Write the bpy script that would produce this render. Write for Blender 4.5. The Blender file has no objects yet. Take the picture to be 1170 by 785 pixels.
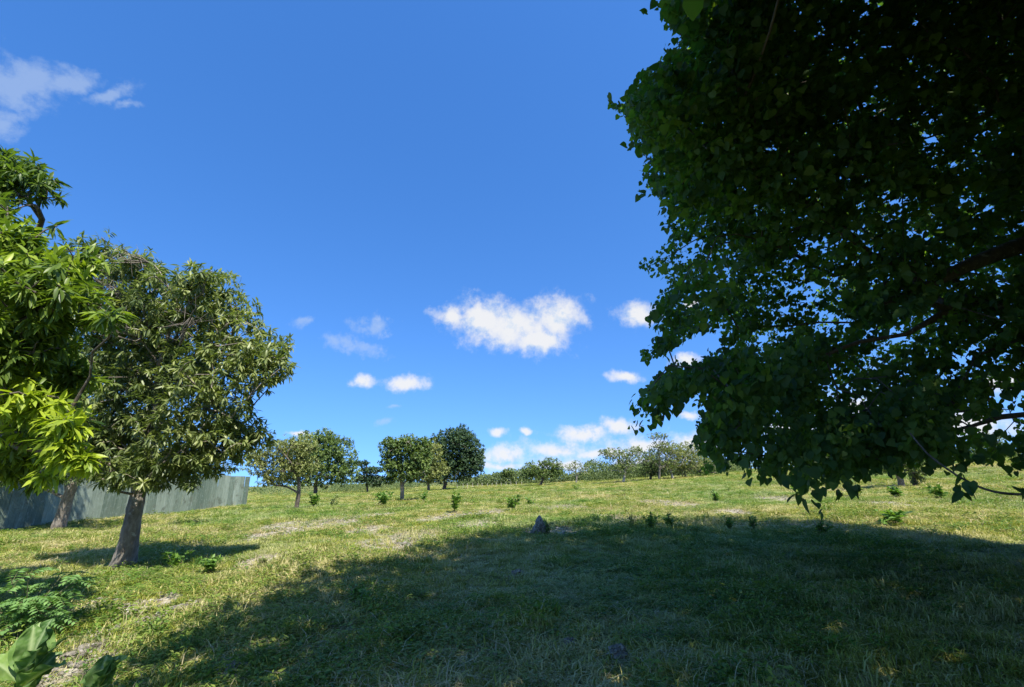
import bpy, math, random
import numpy as np
from mathutils import Vector
S = bpy.context.scene
C = S.collection
rng = np.random.default_rng(7)
random.seed(7)
PI = math.pi

# ------------------------------------------------------------------ camera
F = 520.0; CX = 585.0; CY = 392.5                    # focal length and centre, in pixels of a 1170 px wide frame
PITCH = math.radians(16.7); ROLL = math.radians(1.25)
EYE = np.array([0.0, 0.0, 1.6])
fw = np.array([0, math.cos(PITCH), math.sin(PITCH)])
up0 = np.array([0, -math.sin(PITCH), math.cos(PITCH)])
rt0 = np.array([1.0, 0, 0])
UP = up0 * math.cos(ROLL) + rt0 * math.sin(ROLL)
RT = rt0 * math.cos(ROLL) - up0 * math.sin(ROLL)
cd = bpy.data.cameras.new('camera'); cam = bpy.data.objects.new('camera', cd); C.objects.link(cam)
cd.sensor_width = 36; cd.lens = 36 * F / 1170; cd.clip_start = 0.05; cd.clip_end = 9000
from mathutils import Matrix
m = Matrix(((RT[0], UP[0], -fw[0], EYE[0]), (RT[1], UP[1], -fw[1], EYE[1]), (RT[2], UP[2], -fw[2], EYE[2]), (0, 0, 0, 1)))
cam.matrix_world = m
S.camera = cam

# ------------------------------------------------------------------ light
SUN_EL = math.radians(50); SUN_AZ = math.radians(149)     # azimuth clockwise from +Y (away from the camera)
SD = np.array([math.sin(SUN_AZ) * math.cos(SUN_EL), math.cos(SUN_AZ) * math.cos(SUN_EL), math.sin(SUN_EL)])
sl = bpy.data.lights.new('sun', 'SUN'); sun = bpy.data.objects.new('sun', sl); C.objects.link(sun)
sl.energy = 4.3; sl.angle = math.radians(0.55); sl.color = (1.0, 0.94, 0.85)
sun.rotation_euler = Vector(-SD).to_track_quat('-Z', 'Y').to_euler()
S.view_settings.view_transform = 'Standard'; S.view_settings.look = 'None'
S.view_settings.gamma = 1; S.view_settings.use_curve_mapping = False
S.view_settings.exposure = 1.17
S.cycles.max_bounces = 8; S.cycles.diffuse_bounces = 4; S.cycles.glossy_bounces = 2
S.cycles.transmission_bounces = 4; S.cycles.transparent_max_bounces = 8
S.cycles.use_denoising = True

# ------------------------------------------------------------------ node helper
class NT:
    def __init__(s, t): s.t = t; s.n = t.nodes; s.l = t.links
    def node(s, typ, **k):
        n = s.n.new(typ)
        for a, b in k.items(): setattr(n, a, b)
        return n
    def put(s, sock, v):
        if isinstance(v, bpy.types.NodeSocket): s.l.new(v, sock)
        elif v is not None: sock.default_value = v
    def math(s, op, a, b=None, c=None, clamp=False):
        n = s.n.new('ShaderNodeMath'); n.operation = op; n.use_clamp = clamp
        for i, v in enumerate((a, b, c)):
            if v is not None: s.put(n.inputs[i], v)
        return n.outputs[0]
    def vec(s, op, a, b=None, scale=None):
        n = s.n.new('ShaderNodeVectorMath'); n.operation = op
        s.put(n.inputs[0], a)
        if b is not None: s.put(n.inputs[1], b)
        if scale is not None: s.put(n.inputs[3], scale)
        return n.outputs['Value'] if op in ('DOT_PRODUCT', 'LENGTH') else n.outputs[0]
    def noise(s, vec, scale, detail=3, rough=.5, out=0):
        n = s.n.new('ShaderNodeTexNoise'); s.put(n.inputs['Vector'], vec)
        n.inputs['Scale'].default_value = scale; n.inputs['Detail'].default_value = detail; n.inputs['Roughness'].default_value = rough
        return n.outputs[out]
    def ramp(s, v, stops, interp='LINEAR'):
        n = s.n.new('ShaderNodeValToRGB'); s.put(n.inputs[0], v); cr = n.color_ramp; cr.interpolation = interp
        while len(cr.elements) < len(stops): cr.elements.new(0.5)
        for e, (p, c) in zip(cr.elements, stops):
            e.position = p; e.color = (*c, 1) if len(c) == 3 else c
        return n.outputs[0]
    def mix(s, f, a, b, blend='MIX'):
        n = s.n.new('ShaderNodeMix'); n.data_type = 'RGBA'; n.blend_type = blend
        s.put(n.inputs[0], f)
        for i, v in ((6, a), (7, b)):
            s.put(n.inputs[i], (*v, 1) if isinstance(v, tuple) and len(v) == 3 else v)
        return n.outputs[2]
    def smooth(s, v, a, b):
        n = s.n.new('ShaderNodeMapRange'); n.interpolation_type = 'SMOOTHSTEP'
        s.put(n.inputs[0], v); n.inputs[1].default_value = a; n.inputs[2].default_value = b
        return n.outputs[0]

def pdir(px, py):
    d = fw + RT * (px - CX) / F + UP * (CY - py) / F
    return d / np.linalg.norm(d)
def P(px, py, z):
    return EYE + z * (fw + RT * (px - CX) / F + UP * (CY - py) / F)
def project(p):
    q = p - EYE
    z = q @ fw
    zz = np.where(np.abs(z) < 1e-3, 1e-3, z)
    return CX + F * (q @ RT) / zz, CY - F * (q @ UP) / zz, z

# ------------------------------------------------------------------ sky with clouds (world)
W = bpy.data.worlds.new('World'); S.world = W; W.use_nodes = True
t = NT(W.node_tree); t.n.clear()
sky = t.node('ShaderNodeTexSky', sky_type='NISHITA', sun_disc=False)
sky.sun_elevation = SUN_EL; sky.sun_rotation = SUN_AZ
sky.altitude = 20; sky.air_density = 1.0; sky.dust_density = 0.35; sky.ozone_density = 2.2
skyc = t.vec('NORMALIZE', t.vec('ADD', t.node('ShaderNodeTexCoord').outputs['Generated'], (0, 0, 0.235))); t.put(sky.inputs[0], skyc)
hs = t.node('ShaderNodeHueSaturation'); hs.inputs['Hue'].default_value = 0.508; hs.inputs['Saturation'].default_value = 1.31
hs.inputs['Value'].default_value = 1.0
t.put(hs.inputs['Color'], sky.outputs[0])
bg = t.node('ShaderNodeBackground'); t.put(bg.inputs[0], hs.outputs[0]); bg.inputs[1].default_value = 0.137
dirv = t.node('ShaderNodeTexCoord').outputs['Generated']
n1 = t.noise(dirv, 9, 5, .6, 1)
warp = t.vec('SCALE', t.vec('SUBTRACT', n1, (.5, .5, .5)), scale=0.045)
n2 = t.noise(dirv, 45, 4, .6, 1)
warp2 = t.vec('SCALE', t.vec('SUBTRACT', n2, (.5, .5, .5)), scale=0.012)
dw = t.vec('ADD', t.vec('ADD', dirv, warp), warp2)
def blobs(lst):
    f = None
    for (px, py, rx, ry, *rot) in lst:
        c = pdir(px, py); a = np.linalg.norm(pdir(px + rx, py) - pdir(px - rx, py)) / 2; b = np.linalg.norm(pdir(px, py - ry) - pdir(px, py + ry)) / 2
        r = pdir(px + 5, py) - pdir(px - 5, py); r /= np.linalg.norm(r); u = np.cross(r, c); u /= np.linalg.norm(u)
        if rot:
            an = math.radians(rot[0]); r, u = r * math.cos(an) - u * math.sin(an) * 1, r * math.sin(an) + u * math.cos(an)
        q = t.vec('SUBTRACT', dw, tuple(c))
        U = t.vec('DOT_PRODUCT', q, tuple(r / a)); V = t.vec('DOT_PRODUCT', q, tuple(u / b))
        K = t.vec('DOT_PRODUCT', q, tuple(c / 0.25))
        s2 = t.math('ADD', t.math('ADD', t.math('MULTIPLY', U, U), t.math('MULTIPLY', V, V)), t.math('MULTIPLY', K, K))
        g = t.math('SUBTRACT', 1.0, t.math('SQRT', s2))
        f = g if f is None else t.math('SMOOTH_MAX', f, g, 0.15)
    return f
fbm = t.noise(dirv, 26, 6, .62)
fine = t.noise(dirv, 70, 4, .6)
thick = blobs([(590, 372, 84, 36), (555, 366, 56, 34), (637, 364, 50, 36), (612, 388, 60, 26), (516, 360, 22, 16),
               (728, 360, 34, 21), (716, 429, 28, 10), (463, 439, 38, 14), (414, 437, 19, 12), (790, 345, 14, 9), (784, 413, 22, 8), (690, 518, 60, 9), (568, 493, 16, 8), (600, 493, 9, 6),
               (665, 495, 46, 14), (706, 488, 26, 14), (636, 512, 56, 13), (574, 518, 32, 19), (788, 476, 18, 6), (735, 510, 50, 12), (790, 505, 50, 16), (640, 530, 60, 10),
               (740, 531, 80, 12), (576, 532, 40, 8), (900, 490, 60, 22), (985, 466, 45, 18), (1110, 485, 80, 25), (1150, 440, 70, 16), (340, 494, 18, 5)])
thin = blobs([(20, 95, 95, 34), (80, 96, 64, 18, -12), (125, 112, 52, 9, -14), (150, 119, 26, 5, -10), (0, 142, 40, 20), (345, 365, 20, 10), (405, 396, 50, 13, 14), (425, 375, 34, 16),
              (440, 483, 14, 6), (446, 466, 12, 4), (505, 358, 20, 10), (650, 525, 150, 34), (760, 520, 130, 36), (600, 535, 80, 24), (980, 480, 150, 60)])
fb = t.math('SUBTRACT', fbm, 0.5)
fbu = t.noise(t.vec('ADD', dirv, (.012, -.004, .016)), 26, 6, .62); lit = t.math('MULTIPLY', t.math('SUBTRACT', fbm, fbu), 2.2)  # pseudo lighting in the cloud colour: brighter tops, darker bases
a1 = t.smooth(t.math('ADD', thick, t.math('ADD', t.math('MULTIPLY', fb, 1.3), t.math('MULTIPLY', t.math('SUBTRACT', fine, .5), .25))), 0.02, 0.85)
a2 = t.math('MULTIPLY', t.smooth(t.math('ADD', thin, t.math('ADD', t.math('MULTIPLY', fb, 2.6), t.math('MULTIPLY', t.math('SUBTRACT', fine, .5), .5))), 0.0, 0.95), 0.45)
alpha = t.math('MAXIMUM', t.math('MULTIPLY', a1, 0.93), a2)
bgc = t.node('ShaderNodeBackground'); bgc.inputs[1].default_value = 0.41
cc = t.ramp(t.math('ADD', t.math('ADD', t.math('MULTIPLY', thick, .5), t.math('MULTIPLY', fine, .5)), t.math('ADD', lit, .18)), [(0.1, (.60, .74, .95)), (0.45, (.80, .89, 1.0)), (.75, (1.0, 1.0, 1.0))])
t.put(bgc.inputs[0], cc)
mx = t.node('ShaderNodeMixShader'); t.put(mx.inputs[0], alpha); t.l.new(bg.outputs[0], mx.inputs[1]); t.l.new(bgc.outputs[0], mx.inputs[2])
wo = t.node('ShaderNodeOutputWorld'); t.l.new(mx.outputs[0], wo.inputs[0])

# ------------------------------------------------------------------ terrain function
def H(x, y):
    r = np.sqrt(x * x + y * y)
    h = 0.010 * x * np.clip(1.0 - (r - 200) / 800, 0.25, 1)
    k = np.clip(r / 10, 0, 1)
    h = h + k * (0.05 * np.sin(x * .55 + y * .31 + 1) + 0.045 * np.sin(x * .23 - y * .47 + 2.1) + 0.02 * np.sin(x * 1.3 + .7 * y))
    k2 = np.clip((r - 25) / 60, 0, 1)
    h = h + k2 * (0.16 * np.sin(x * .05 + 1.0) * np.cos(y * .06) + 0.12 * np.sin(y * .11 + x * .03))
    h = h + 2.5 * np.clip((r - 18) / 60, 0, 1) * np.clip((x - 12) / 65, 0, 1) * np.clip(1.6 - r / 500, 0, 1)
    return h
def ground(px, py):
    d = fw + RT * (px - CX) / F + UP * (CY - py) / F
    tt = 1.6 / max(1e-4, -d[2] + 0.010 * d[0])
    for _ in range(30):
        p = EYE + d * tt
        tt += (p[2] - H(p[0], p[1])) / max(1e-3, -d[2]) * .7
    p = EYE + d * tt
    return np.array([p[0], p[1], H(p[0], p[1])])
def ground_at(px, Y):
    py = 548 - (px - 585) * 0.014
    for _ in range(4):
        d = fw + RT * (px - CX) / F + UP * (CY - py) / F
        p = EYE + d * (Y / d[1]); g = np.array([p[0], Y, H(p[0], Y)])
        py = project(g[None])[1][0]
    return g
def depth(p): return float((p - EYE) @ fw)
def inpoly(x, y, poly):
    x = np.asarray(x, float); y = np.asarray(y, float)
    c = np.zeros(x.shape, bool); n = len(poly)
    for i in range(n):
        x1, y1 = poly[i]; x2, y2 = poly[(i + 1) % n]
        if y1 == y2: continue
        k = ((y1 > y) != (y2 > y)) & (x < (x2 - x1) * (y - y1) / (y2 - y1) + x1)
        c ^= k
    return c
def nrm(v): return v / np.maximum(1e-9, np.linalg.norm(v, axis=-1, keepdims=True))

# ------------------------------------------------------------------ mesh helpers
def mesh_tris(name, V, Fa, mat, parent=None, attrs=None, smooth=False, sides=3, mats=None, midx=None):
    me = bpy.data.meshes.new(name); V = np.asarray(V, np.float32); Fa = np.asarray(Fa, np.int32)
    me.vertices.add(len(V)); me.vertices.foreach_set('co', V.ravel())
    n = len(Fa); me.loops.add(n * sides); me.loops.foreach_set('vertex_index', Fa.ravel())
    me.polygons.add(n); me.polygons.foreach_set('loop_start', np.arange(0, n * sides, sides, dtype=np.int32))
    if smooth: me.polygons.foreach_set('use_smooth', np.ones(n, bool))
    if midx is not None: me.polygons.foreach_set('material_index', np.asarray(midx, np.int32))
    if attrs:
        for k, a in attrs.items():
            at = me.attributes.new(k, 'FLOAT', 'POINT'); at.data.foreach_set('value', np.asarray(a, np.float32))
    me.update(calc_edges=True)
    if mats:
        for q in mats: me.materials.append(q)
    elif mat: me.materials.append(mat)
    o = bpy.data.objects.new(name, me); C.objects.link(o)
    if parent is not None: o.parent = parent
    return o
def tag(o, label=None, cat=None, group=None, kind=None):
    if label: o['label'] = label
    if cat: o['category'] = cat
    if group: o['group'] = group
    if kind: o['kind'] = kind
    return o
def empty(name, loc, label, cat, group=None):
    o = bpy.data.objects.new(name, None); C.objects.link(o); o.location = tuple(loc); o.empty_display_size = .2
    return tag(o, label, cat, group)
class Acc:
    def __init__(s): s.V = []; s.Fa = []; s.A = []; s.n = 0
    def add(s, V, Fa, a=0.5):
        V = np.asarray(V, float).reshape(-1, 3); Fa = np.asarray(Fa, int)
        s.V.append(V); s.Fa.append(Fa + s.n); s.A.append(np.full(len(V), a) if np.isscalar(a) else a); s.n += len(V)
    def out(s): return np.concatenate(s.V), np.concatenate(s.Fa), np.concatenate(s.A)
    def build(s, name, mat, parent=None, smooth=False, off=None):
        V, Fa, A = s.out()
        if off is not None: V = V - off
        return mesh_tris(name, V, Fa, mat, parent, {'rnd': A}, smooth)
def tube(acc, pts, rad, sides=6, bump=0.0, flare=False):
    pts = np.asarray(pts, float); rad = np.asarray(rad, float); n = len(pts)
    tg = nrm(np.gradient(pts, axis=0)); ref = np.array([1.0, 0, 0]) if abs(tg[0][0]) < .8 else np.array([0, 1.0, 0])
    u = nrm(ref - tg[0] * (ref @ tg[0])); rings = []
    an = np.linspace(0, 2 * PI, sides, endpoint=False)
    for i in range(n):
        u = nrm(u - tg[i] * (u @ tg[i])); v = np.cross(tg[i], u)
        r = rad[i] * (1 + bump * (np.sin(3 * an + i * .35 + rad[0] * 90) * .6 + np.sin(5 * an - i * .5) * .4 + rng.normal(0, .35, sides)))
        rings.append(pts[i] + np.outer(np.cos(an) * r, u) + np.outer(np.sin(an) * r, v))
    V = np.concatenate(rings); Fa = []
    k = np.arange(sides); k2 = (k + 1) % sides
    for i in range(n - 1):
        a = i * sides
        Fa.append(np.stack([a + k, a + k2, a + sides + k2], 1)); Fa.append(np.stack([a + k, a + sides + k2, a + sides + k], 1))
    acc.add(V, np.concatenate(Fa))

# leaf templates: x along, y width, z normal
def T_lance(w=.11, droop=.22, fold=.03):
    V = [(0, 0, 0)]
    for s, ww in ((.33, w), (.7, w * .85)): V += [(s, ww, fold - droop * s * s), (s, 0, -droop * s * s), (s, -ww, fold - droop * s * s)]
    V += [(1, 0, -droop)]
    Fa = [(0, 1, 2), (0, 2, 3), (1, 4, 2), (4, 5, 2), (2, 5, 3), (5, 6, 3), (4, 7, 5), (5, 7, 6)]
    return np.array(V, float), np.array([f[::-1] for f in Fa])
def T_heart():
    o = [(0, 0, 0), (-.1, .24, .02), (.08, .45, .05), (.38, .47, .06), (.7, .27, .0), (1.02, 0, -.12), (.7, -.27, .0), (.38, -.47, .06), (.08, -.45, .05), (-.1, -.24, .02)]
    V = o + [(.4, 0, -.02)]
    Fa = [(10, (i + 1) % 10, i) for i in range(10)]
    return np.array(V, float), np.array(Fa)
def T_oval(w=.3):
    V = [(0, 0, 0), (.45, w, .06), (1, 0, -.1), (.45, -w, .06)]
    return np.array(V, float), np.array([(0, 2, 1), (0, 3, 2)])
def place(tmpl, pos, a, size, uphint, rnd):
    V0, F0 = tmpl; n = len(pos); k = len(V0)
    a = nrm(a); b = nrm(np.cross(uphint, a)); c = np.cross(a, b); size = np.asarray(size).reshape(-1, 1, 1)
    V = pos[:, None, :] + size * (V0[None, :, 0:1] * a[:, None, :] + V0[None, :, 1:2] * b[:, None, :] + V0[None, :, 2:3] * c[:, None, :])
    Fa = (np.arange(n) * k)[:, None, None] + F0[None]
    return V.reshape(-1, 3), Fa.reshape(-1, 3), np.repeat(rnd, k)
def rvec(n): return nrm(rng.normal(size=(n, 3)))
def rosettes(tips, dirs, nleaf, L, spread=(.5, 1.0), droop=.35, tmpl=None, clrnd=None, stem=.12):
    """whorls of leaves round each twig tip"""
    n = len(tips) * nleaf; T = np.repeat(tips, nleaf, 0); D = np.repeat(nrm(dirs), nleaf, 0)
    R = rvec(n); R = nrm(R - D * (R * D).sum(1, keepdims=True))
    s = rng.uniform(spread[0], spread[1], (n, 1)) * PI / 2
    A = D * np.cos(s) + R * np.sin(s); A[:, 2] -= droop; A = nrm(A)
    pos = T - D * rng.uniform(0, stem, (n, 1)) + A * .01
    uh = np.array([0, 0, 1.0]) + rng.normal(0, .35, (n, 3)) + .25 * D
    rn = np.clip(np.repeat(clrnd if clrnd is not None else rng.random(len(tips)), nleaf) + rng.normal(0, .12, n), 0, 1)
    return place(tmpl, pos, A, L * rng.uniform(.65, 1.2, n), uh, rn)

# ------------------------------------------------------------------ materials
def mat(name): 
    m = bpy.data.materials.new(name); m.use_nodes = True; m.node_tree.nodes.clear(); return m, NT(m.node_tree)
def leaf_mat(name, c_lo, c_mid, c_hi, trans=.35, rough=.45, spec=.4, tint=(1.25, 1.35, .5)):
    m, t = mat(name)
    at = t.node('ShaderNodeAttribute', attribute_name='rnd').outputs['Fac']
    pos = t.node('ShaderNodeNewGeometry').outputs['Position']
    nz = t.noise(pos, 1.3, 2)
    v = t.math('ADD', t.math('MULTIPLY', at, .75), t.math('MULTIPLY', t.math('SUBTRACT', nz, .5), .55)); v = t.math('ADD', v, .1)
    col = t.ramp(v, [(0.05, c_lo), (0.5, c_mid), (.95, c_hi)])
    b = t.node('ShaderNodeBsdfPrincipled'); t.put(b.inputs['Base Color'], col); b.inputs['Roughness'].default_value = rough
    b.inputs['Specular IOR Level'].default_value = spec
    tr = t.node('ShaderNodeBsdfTranslucent'); t.put(tr.inputs[0], t.mix(1.0, col, tint, 'MULTIPLY'))
    x = t.node('ShaderNodeMixShader'); x.inputs[0].default_value = trans; t.l.new(b.outputs[0], x.inputs[1]); t.l.new(tr.outputs[0], x.inputs[2])
    o = t.node('ShaderNodeOutputMaterial'); t.l.new(x.outputs[0], o.inputs[0]); return m
def bark_mat(name, a=(.10, .08, .06), b=(.30, .27, .22), sc=1.0):
    m, t = mat(name); pos = t.node('ShaderNodeNewGeometry').outputs['Position']
    st = t.vec('MULTIPLY', pos, (1, 1, .35))
    n = t.noise(st, 18 * sc, 5, .65); n2 = t.noise(pos, 3 * sc, 3)
    v = t.math('ADD', t.math('MULTIPLY', n, .7), t.math('MULTIPLY', n2, .4))
    col = t.ramp(v, [(.38, a), (.58, tuple((x + y) / 2 for x, y in zip(a, b))), (.72, b)])
    lich = t.smooth(t.noise(pos, 7 * sc, 4, .6), .6, .68)
    col = t.mix(t.math('MULTIPLY', lich, .6), col, (.42, .42, .36))
    bs = t.node('ShaderNodeBsdfPrincipled'); t.put(bs.inputs['Base Color'], col); bs.inputs['Roughness'].default_value = .9
    bp = t.node('ShaderNodeBump'); bp.inputs['Strength'].default_value = .9; bp.inputs['Distance'].default_value = .03; t.put(bp.inputs['Height'], n)
    t.l.new(bp.outputs[0], bs.inputs['Normal'])
    o = t.node('ShaderNodeOutputMaterial'); t.l.new(bs.outputs[0], o.inputs[0]); return m
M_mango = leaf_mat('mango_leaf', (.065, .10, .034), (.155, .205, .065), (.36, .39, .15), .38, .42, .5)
M_lime = leaf_mat('mango_leaf_sunlit', (.055, .10, .022), (.17, .25, .035), (.42, .50, .03), .42, .42, .4)  # lime range carries the near tree's sunlit look in the leaf colour
M_big = leaf_mat('heart_leaf', (.042, .085, .032), (.075, .135, .04), (.14, .21, .045), .45, .5, .22, (2.0, 2.3, .5))
M_dark = leaf_mat('dark_leaf', (.03, .062, .03), (.055, .10, .042), (.09, .15, .055), .2, .5, .35)
M_mid = leaf_mat('mid_leaf', (.07, .12, .038), (.135, .20, .055), (.23, .30, .08), .3, .5, .35)
M_olive = leaf_mat('olive_leaf', (.11, .14, .045), (.22, .25, .075), (.38, .40, .15), .3, .5, .35)
M_wood = leaf_mat('woodland_leaf', (.09, .13, .055), (.16, .21, .075), (.26, .31, .11), .3, .6, .2)
M_feather = leaf_mat('feather_leaf', (.09, .13, .045), (.18, .23, .075), (.30, .34, .12), .35, .55, .3)
M_weed = leaf_mat('weed_leaf', (.06, .13, .03), (.12, .23, .04), (.22, .35, .06), .35, .5, .35)
M_fern = leaf_mat('fern_like_leaf', (.09, .18, .06), (.16, .29, .09), (.26, .42, .13), .35, .5, .3)
M_bark = bark_mat('bark'); M_barkd = bark_mat('dark_bark', (.06, .045, .035), (.17, .14, .11)); M_barkp = bark_mat('pale_bark', (.2, .18, .15), (.5, .47, .4), .6)

# ------------------------------------------------------------------ ground
BARE = []   # x, y, rx, ry
for px, py, rx, ry in ((345, 604, 34, 9), (455, 618, 55, 9), (325, 600, 16, 5), (95, 748, 34, 10), (205, 697, 16, 5), (125, 722, 18, 7), (608, 608, 16, 3),
                       (640, 605, 25, 5), (890, 570, 26, 3), (760, 575, 30, 4), (480, 612, 22, 4), (700, 592, 25, 4), (540, 600, 25, 4), (1010, 575, 20, 3), (560, 585, 25, 3), (940, 605, 26, 5), (415, 590, 30, 3), (300, 640, 20, 4), (60, 700, 30, 6), (170, 690, 26, 6), (380, 598, 30, 5), (510, 590, 26, 4), (420, 606, 30, 5), (640, 580, 26, 3), (840, 585, 20, 3), (110, 690, 30, 6), (80, 772, 30, 10)):
    g = ground(px, py); z = depth(g); g2 = ground(px, py + ry); g1 = ground(px, py - ry)
    BARE.append((g[0], g[1], 1.35 * rx * z / F, abs(g1[1] - g2[1]) * .8 + .25))
def vnoise(x, y, s, seed=0):
    x = x * s + seed * 17.3; y = y * s - seed * 9.1; xi = np.floor(x).astype(int); yi = np.floor(y).astype(int); fx = x - xi; fy = y - yi
    fx = fx * fx * (3 - 2 * fx); fy = fy * fy * (3 - 2 * fy)
    def h(a, b):
        v = np.sin(a * 127.1 + b * 311.7 + seed * 74.7) * 43758.5453; return v - np.floor(v)
    return (h(xi, yi) * (1 - fx) + h(xi + 1, yi) * fx) * (1 - fy) + (h(xi, yi + 1) * (1 - fx) + h(xi + 1, yi + 1) * fx) * fy
def bare(x, y):
    v = np.zeros_like(x)
    for bx, by, rx, ry in BARE:
        v = np.maximum(v, 1 - np.sqrt(((x - bx) / rx) ** 2 + ((y - by) / ry) ** 2))
    v = np.clip(v, 0, 1) * 1.3
    n = .5 * vnoise(x, y, 1.1, 1) + .3 * vnoise(x, y, 3.1, 2) + .2 * vnoise(x, y, 8, 3)
    return np.clip((v + (n - .5) * 1.5 * (v > 0) - .15) * 2.0, 0, 1)
def dry(x, y):
    n = .5 * vnoise(x, y, .28, 5) + .3 * vnoise(x, y, .9, 6) + .2 * vnoise(x, y, 2.5, 7)
    return np.clip((n - .40) * 3.4, 0, 1)
r = [0.0]; q = .25
while q < 6000: r.append(q); q *= 1.022 if q < 120 else 1.08
r = np.array(r); fine_a = np.radians(np.arange(-68, 68, .5)); rest = np.radians(np.arange(68, 292, 4.0)); an = np.concatenate([fine_a, rest])
RR, AA = np.meshgrid(r[1:], an, indexing='ij'); X = (RR * np.sin(AA)).ravel(); Y = (RR * np.cos(AA)).ravel()
na = len(an); nr = len(r) - 1
Z = H(X, Y) + .03 * (vnoise(X, Y, 1.4, 11) - .5) * (np.hypot(X, Y) < 60)
V = np.column_stack([X, Y, Z]); i, j = np.meshgrid(np.arange(nr - 1), np.arange(na), indexing='ij'); i = i.ravel(); j = j.ravel(); j2 = (j + 1) % na
Q = np.stack([i * na + j, (i + 1) * na + j, (i + 1) * na + j2, i * na + j2], 1)[:, ::-1]
V = np.vstack([V, [[0, 0, 0.0]]]); c = len(V) - 1
V2F = np.concatenate([np.stack([Q[:, 0], Q[:, 1], Q[:, 2]], 1), np.stack([Q[:, 0], Q[:, 2], Q[:, 3]], 1), np.stack([np.full(na, c), (np.arange(na) + 1) % na, np.arange(na)], 1)])
m, t = mat('ground_soil')
pos = t.node('ShaderNodeNewGeometry').outputs['Position']
ab = t.node('ShaderNodeAttribute', attribute_name='bare').outputs['Fac']; ad = t.node('ShaderNodeAttribute', attribute_name='dry').outputs['Fac']
nf = t.noise(pos, 9, 6, .65); ng = t.noise(pos, 1.1, 4, .6)
gcol = t.ramp(nf, [(.3, (.045, .06, .016)), (.5, (.11, .13, .035)), (.7, (.21, .21, .075))])
dcol = t.ramp(nf, [(.3, (.12, .11, .045)), (.5, (.22, .20, .085)), (.7, (.33, .29, .15))])
bcol = t.ramp(t.noise(pos, 6, 8, .7), [(.36, (.17, .14, .08)), (.5, (.33, .29, .20)), (.66, (.54, .51, .43))])
col = t.mix(t.math('MULTIPLY', ad, ng), gcol, dcol); col = t.mix(ab, col, bcol)
b = t.node('ShaderNodeBsdfPrincipled'); t.put(b.inputs['Base Color'], col); b.inputs['Roughness'].default_value = .95; b.inputs['Specular IOR Level'].default_value = .1
bp = t.node('ShaderNodeBump'); bp.inputs['Strength'].default_value = .8; bp.inputs['Distance'].default_value = .05; t.put(bp.inputs['Height'], nf); t.l.new(bp.outputs[0], b.inputs['Normal'])
o = t.node('ShaderNodeOutputMaterial'); t.l.new(b.outputs[0], o.inputs[0])
gx, gy = V[:, 0], V[:, 1]
g = mesh_tris('ground', V, V2F, m, attrs={'bare': bare(gx, gy), 'dry': dry(gx, gy)}, smooth=True); g['kind'] = 'structure'; g['label'] = 'rough pasture ground with bare pale limestone patches'

# ------------------------------------------------------------------ grass (instanced tufts)
def grass_mat(name, lo, mid, hi, dryc, trans=.3):
    m, t = mat(name); pos = t.node('ShaderNodeNewGeometry').outputs['Position']
    rn = t.node('ShaderNodeObjectInfo').outputs['Random']; at = t.node('ShaderNodeAttribute', attribute_name='rnd').outputs['Fac']
    n = t.noise(pos, .35, 4, .6); n2 = t.noise(pos, 2.2, 3, .6)
    v = t.math('ADD', t.math('MULTIPLY', rn, .35), t.math('ADD', t.math('MULTIPLY', at, .3), t.math('MULTIPLY', n2, .45)))
    col = t.ramp(v, [(.2, lo), (.52, mid), (.85, hi)])
    dv = t.smooth(t.math('ADD', t.math('ADD', n, t.math('MULTIPLY', rn, .28)), t.math('MULTIPLY', at, .22)), .62, .92)
    col = t.mix(dv, col, dryc)
    big = t.noise(pos, .09, 3, .5); col = t.mix(t.smooth(big, .42, .62), col, t.mix(1.0, col, (.72, .92, .8), 'MULTIPLY'))
    b = t.node('ShaderNodeBsdfPrincipled'); t.put(b.inputs['Base Color'], col); b.inputs['Roughness'].default_value = .55; b.inputs['Specular IOR Level'].default_value = .25
    tr = t.node('ShaderNodeBsdfTranslucent'); t.put(tr.inputs[0], t.mix(1.0, col, (1.15, 1.25, .6), 'MULTIPLY'))
    x = t.node('ShaderNodeMixShader'); x.inputs[0].default_value = trans; t.l.new(b.outputs[0], x.inputs[1]); t.l.new(tr.outputs[0], x.inputs[2])
    o = t.node('ShaderNodeOutputMaterial'); t.l.new(x.outputs[0], o.inputs[0]); return m
MG = grass_mat('grass_blade', (.095, .135, .014), (.285, .30, .04), (.48, .46, .085), (.54, .465, .22))
MGs = grass_mat('dry_stalk', (.20, .17, .08), (.32, .27, .14), (.45, .38, .22), (.45, .38, .22), .2)
MW = grass_mat('ground_weed', (.05, .11, .018), (.11, .20, .028), (.20, .30, .04), (.22, .26, .05))
protos = bpy.data.collections.new('grass_tufts')
def tuft(n, h, rad, w, lean, mt):
    acc = Acc()
    for k in range(n):
        a = rng.uniform(0, 2 * PI); rr = rad * math.sqrt(rng.random()); b0 = np.array([math.cos(a) * rr, math.sin(a) * rr, -.01])
        la = rng.uniform(0, 2 * PI); l = lean * rng.uniform(.3, 1.3); hh = h * rng.uniform(.45, 1.15); d = np.array([math.cos(la), math.sin(la), 0]); s = np.array([-d[1], d[0], 0]) * w * rng.uniform(.7, 1.3)
        p1 = b0 + d * l * hh * .35 + np.array([0, 0, hh * .6]); p2 = b0 + d * l * hh * 1.1 + np.array([0, 0, hh * (1 - .35 * l)])
        acc.add([b0 - s, b0 + s, p1 + s * .8, p1 - s * .8, p2], [(0, 1, 2), (0, 2, 3), (3, 2, 4)], rng.random())
    V, Fa, A = acc.out(); o = mesh_tris('grass_tuft', V, Fa, mt, attrs={'rnd': A}); C.objects.unlink(o); return o
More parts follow.
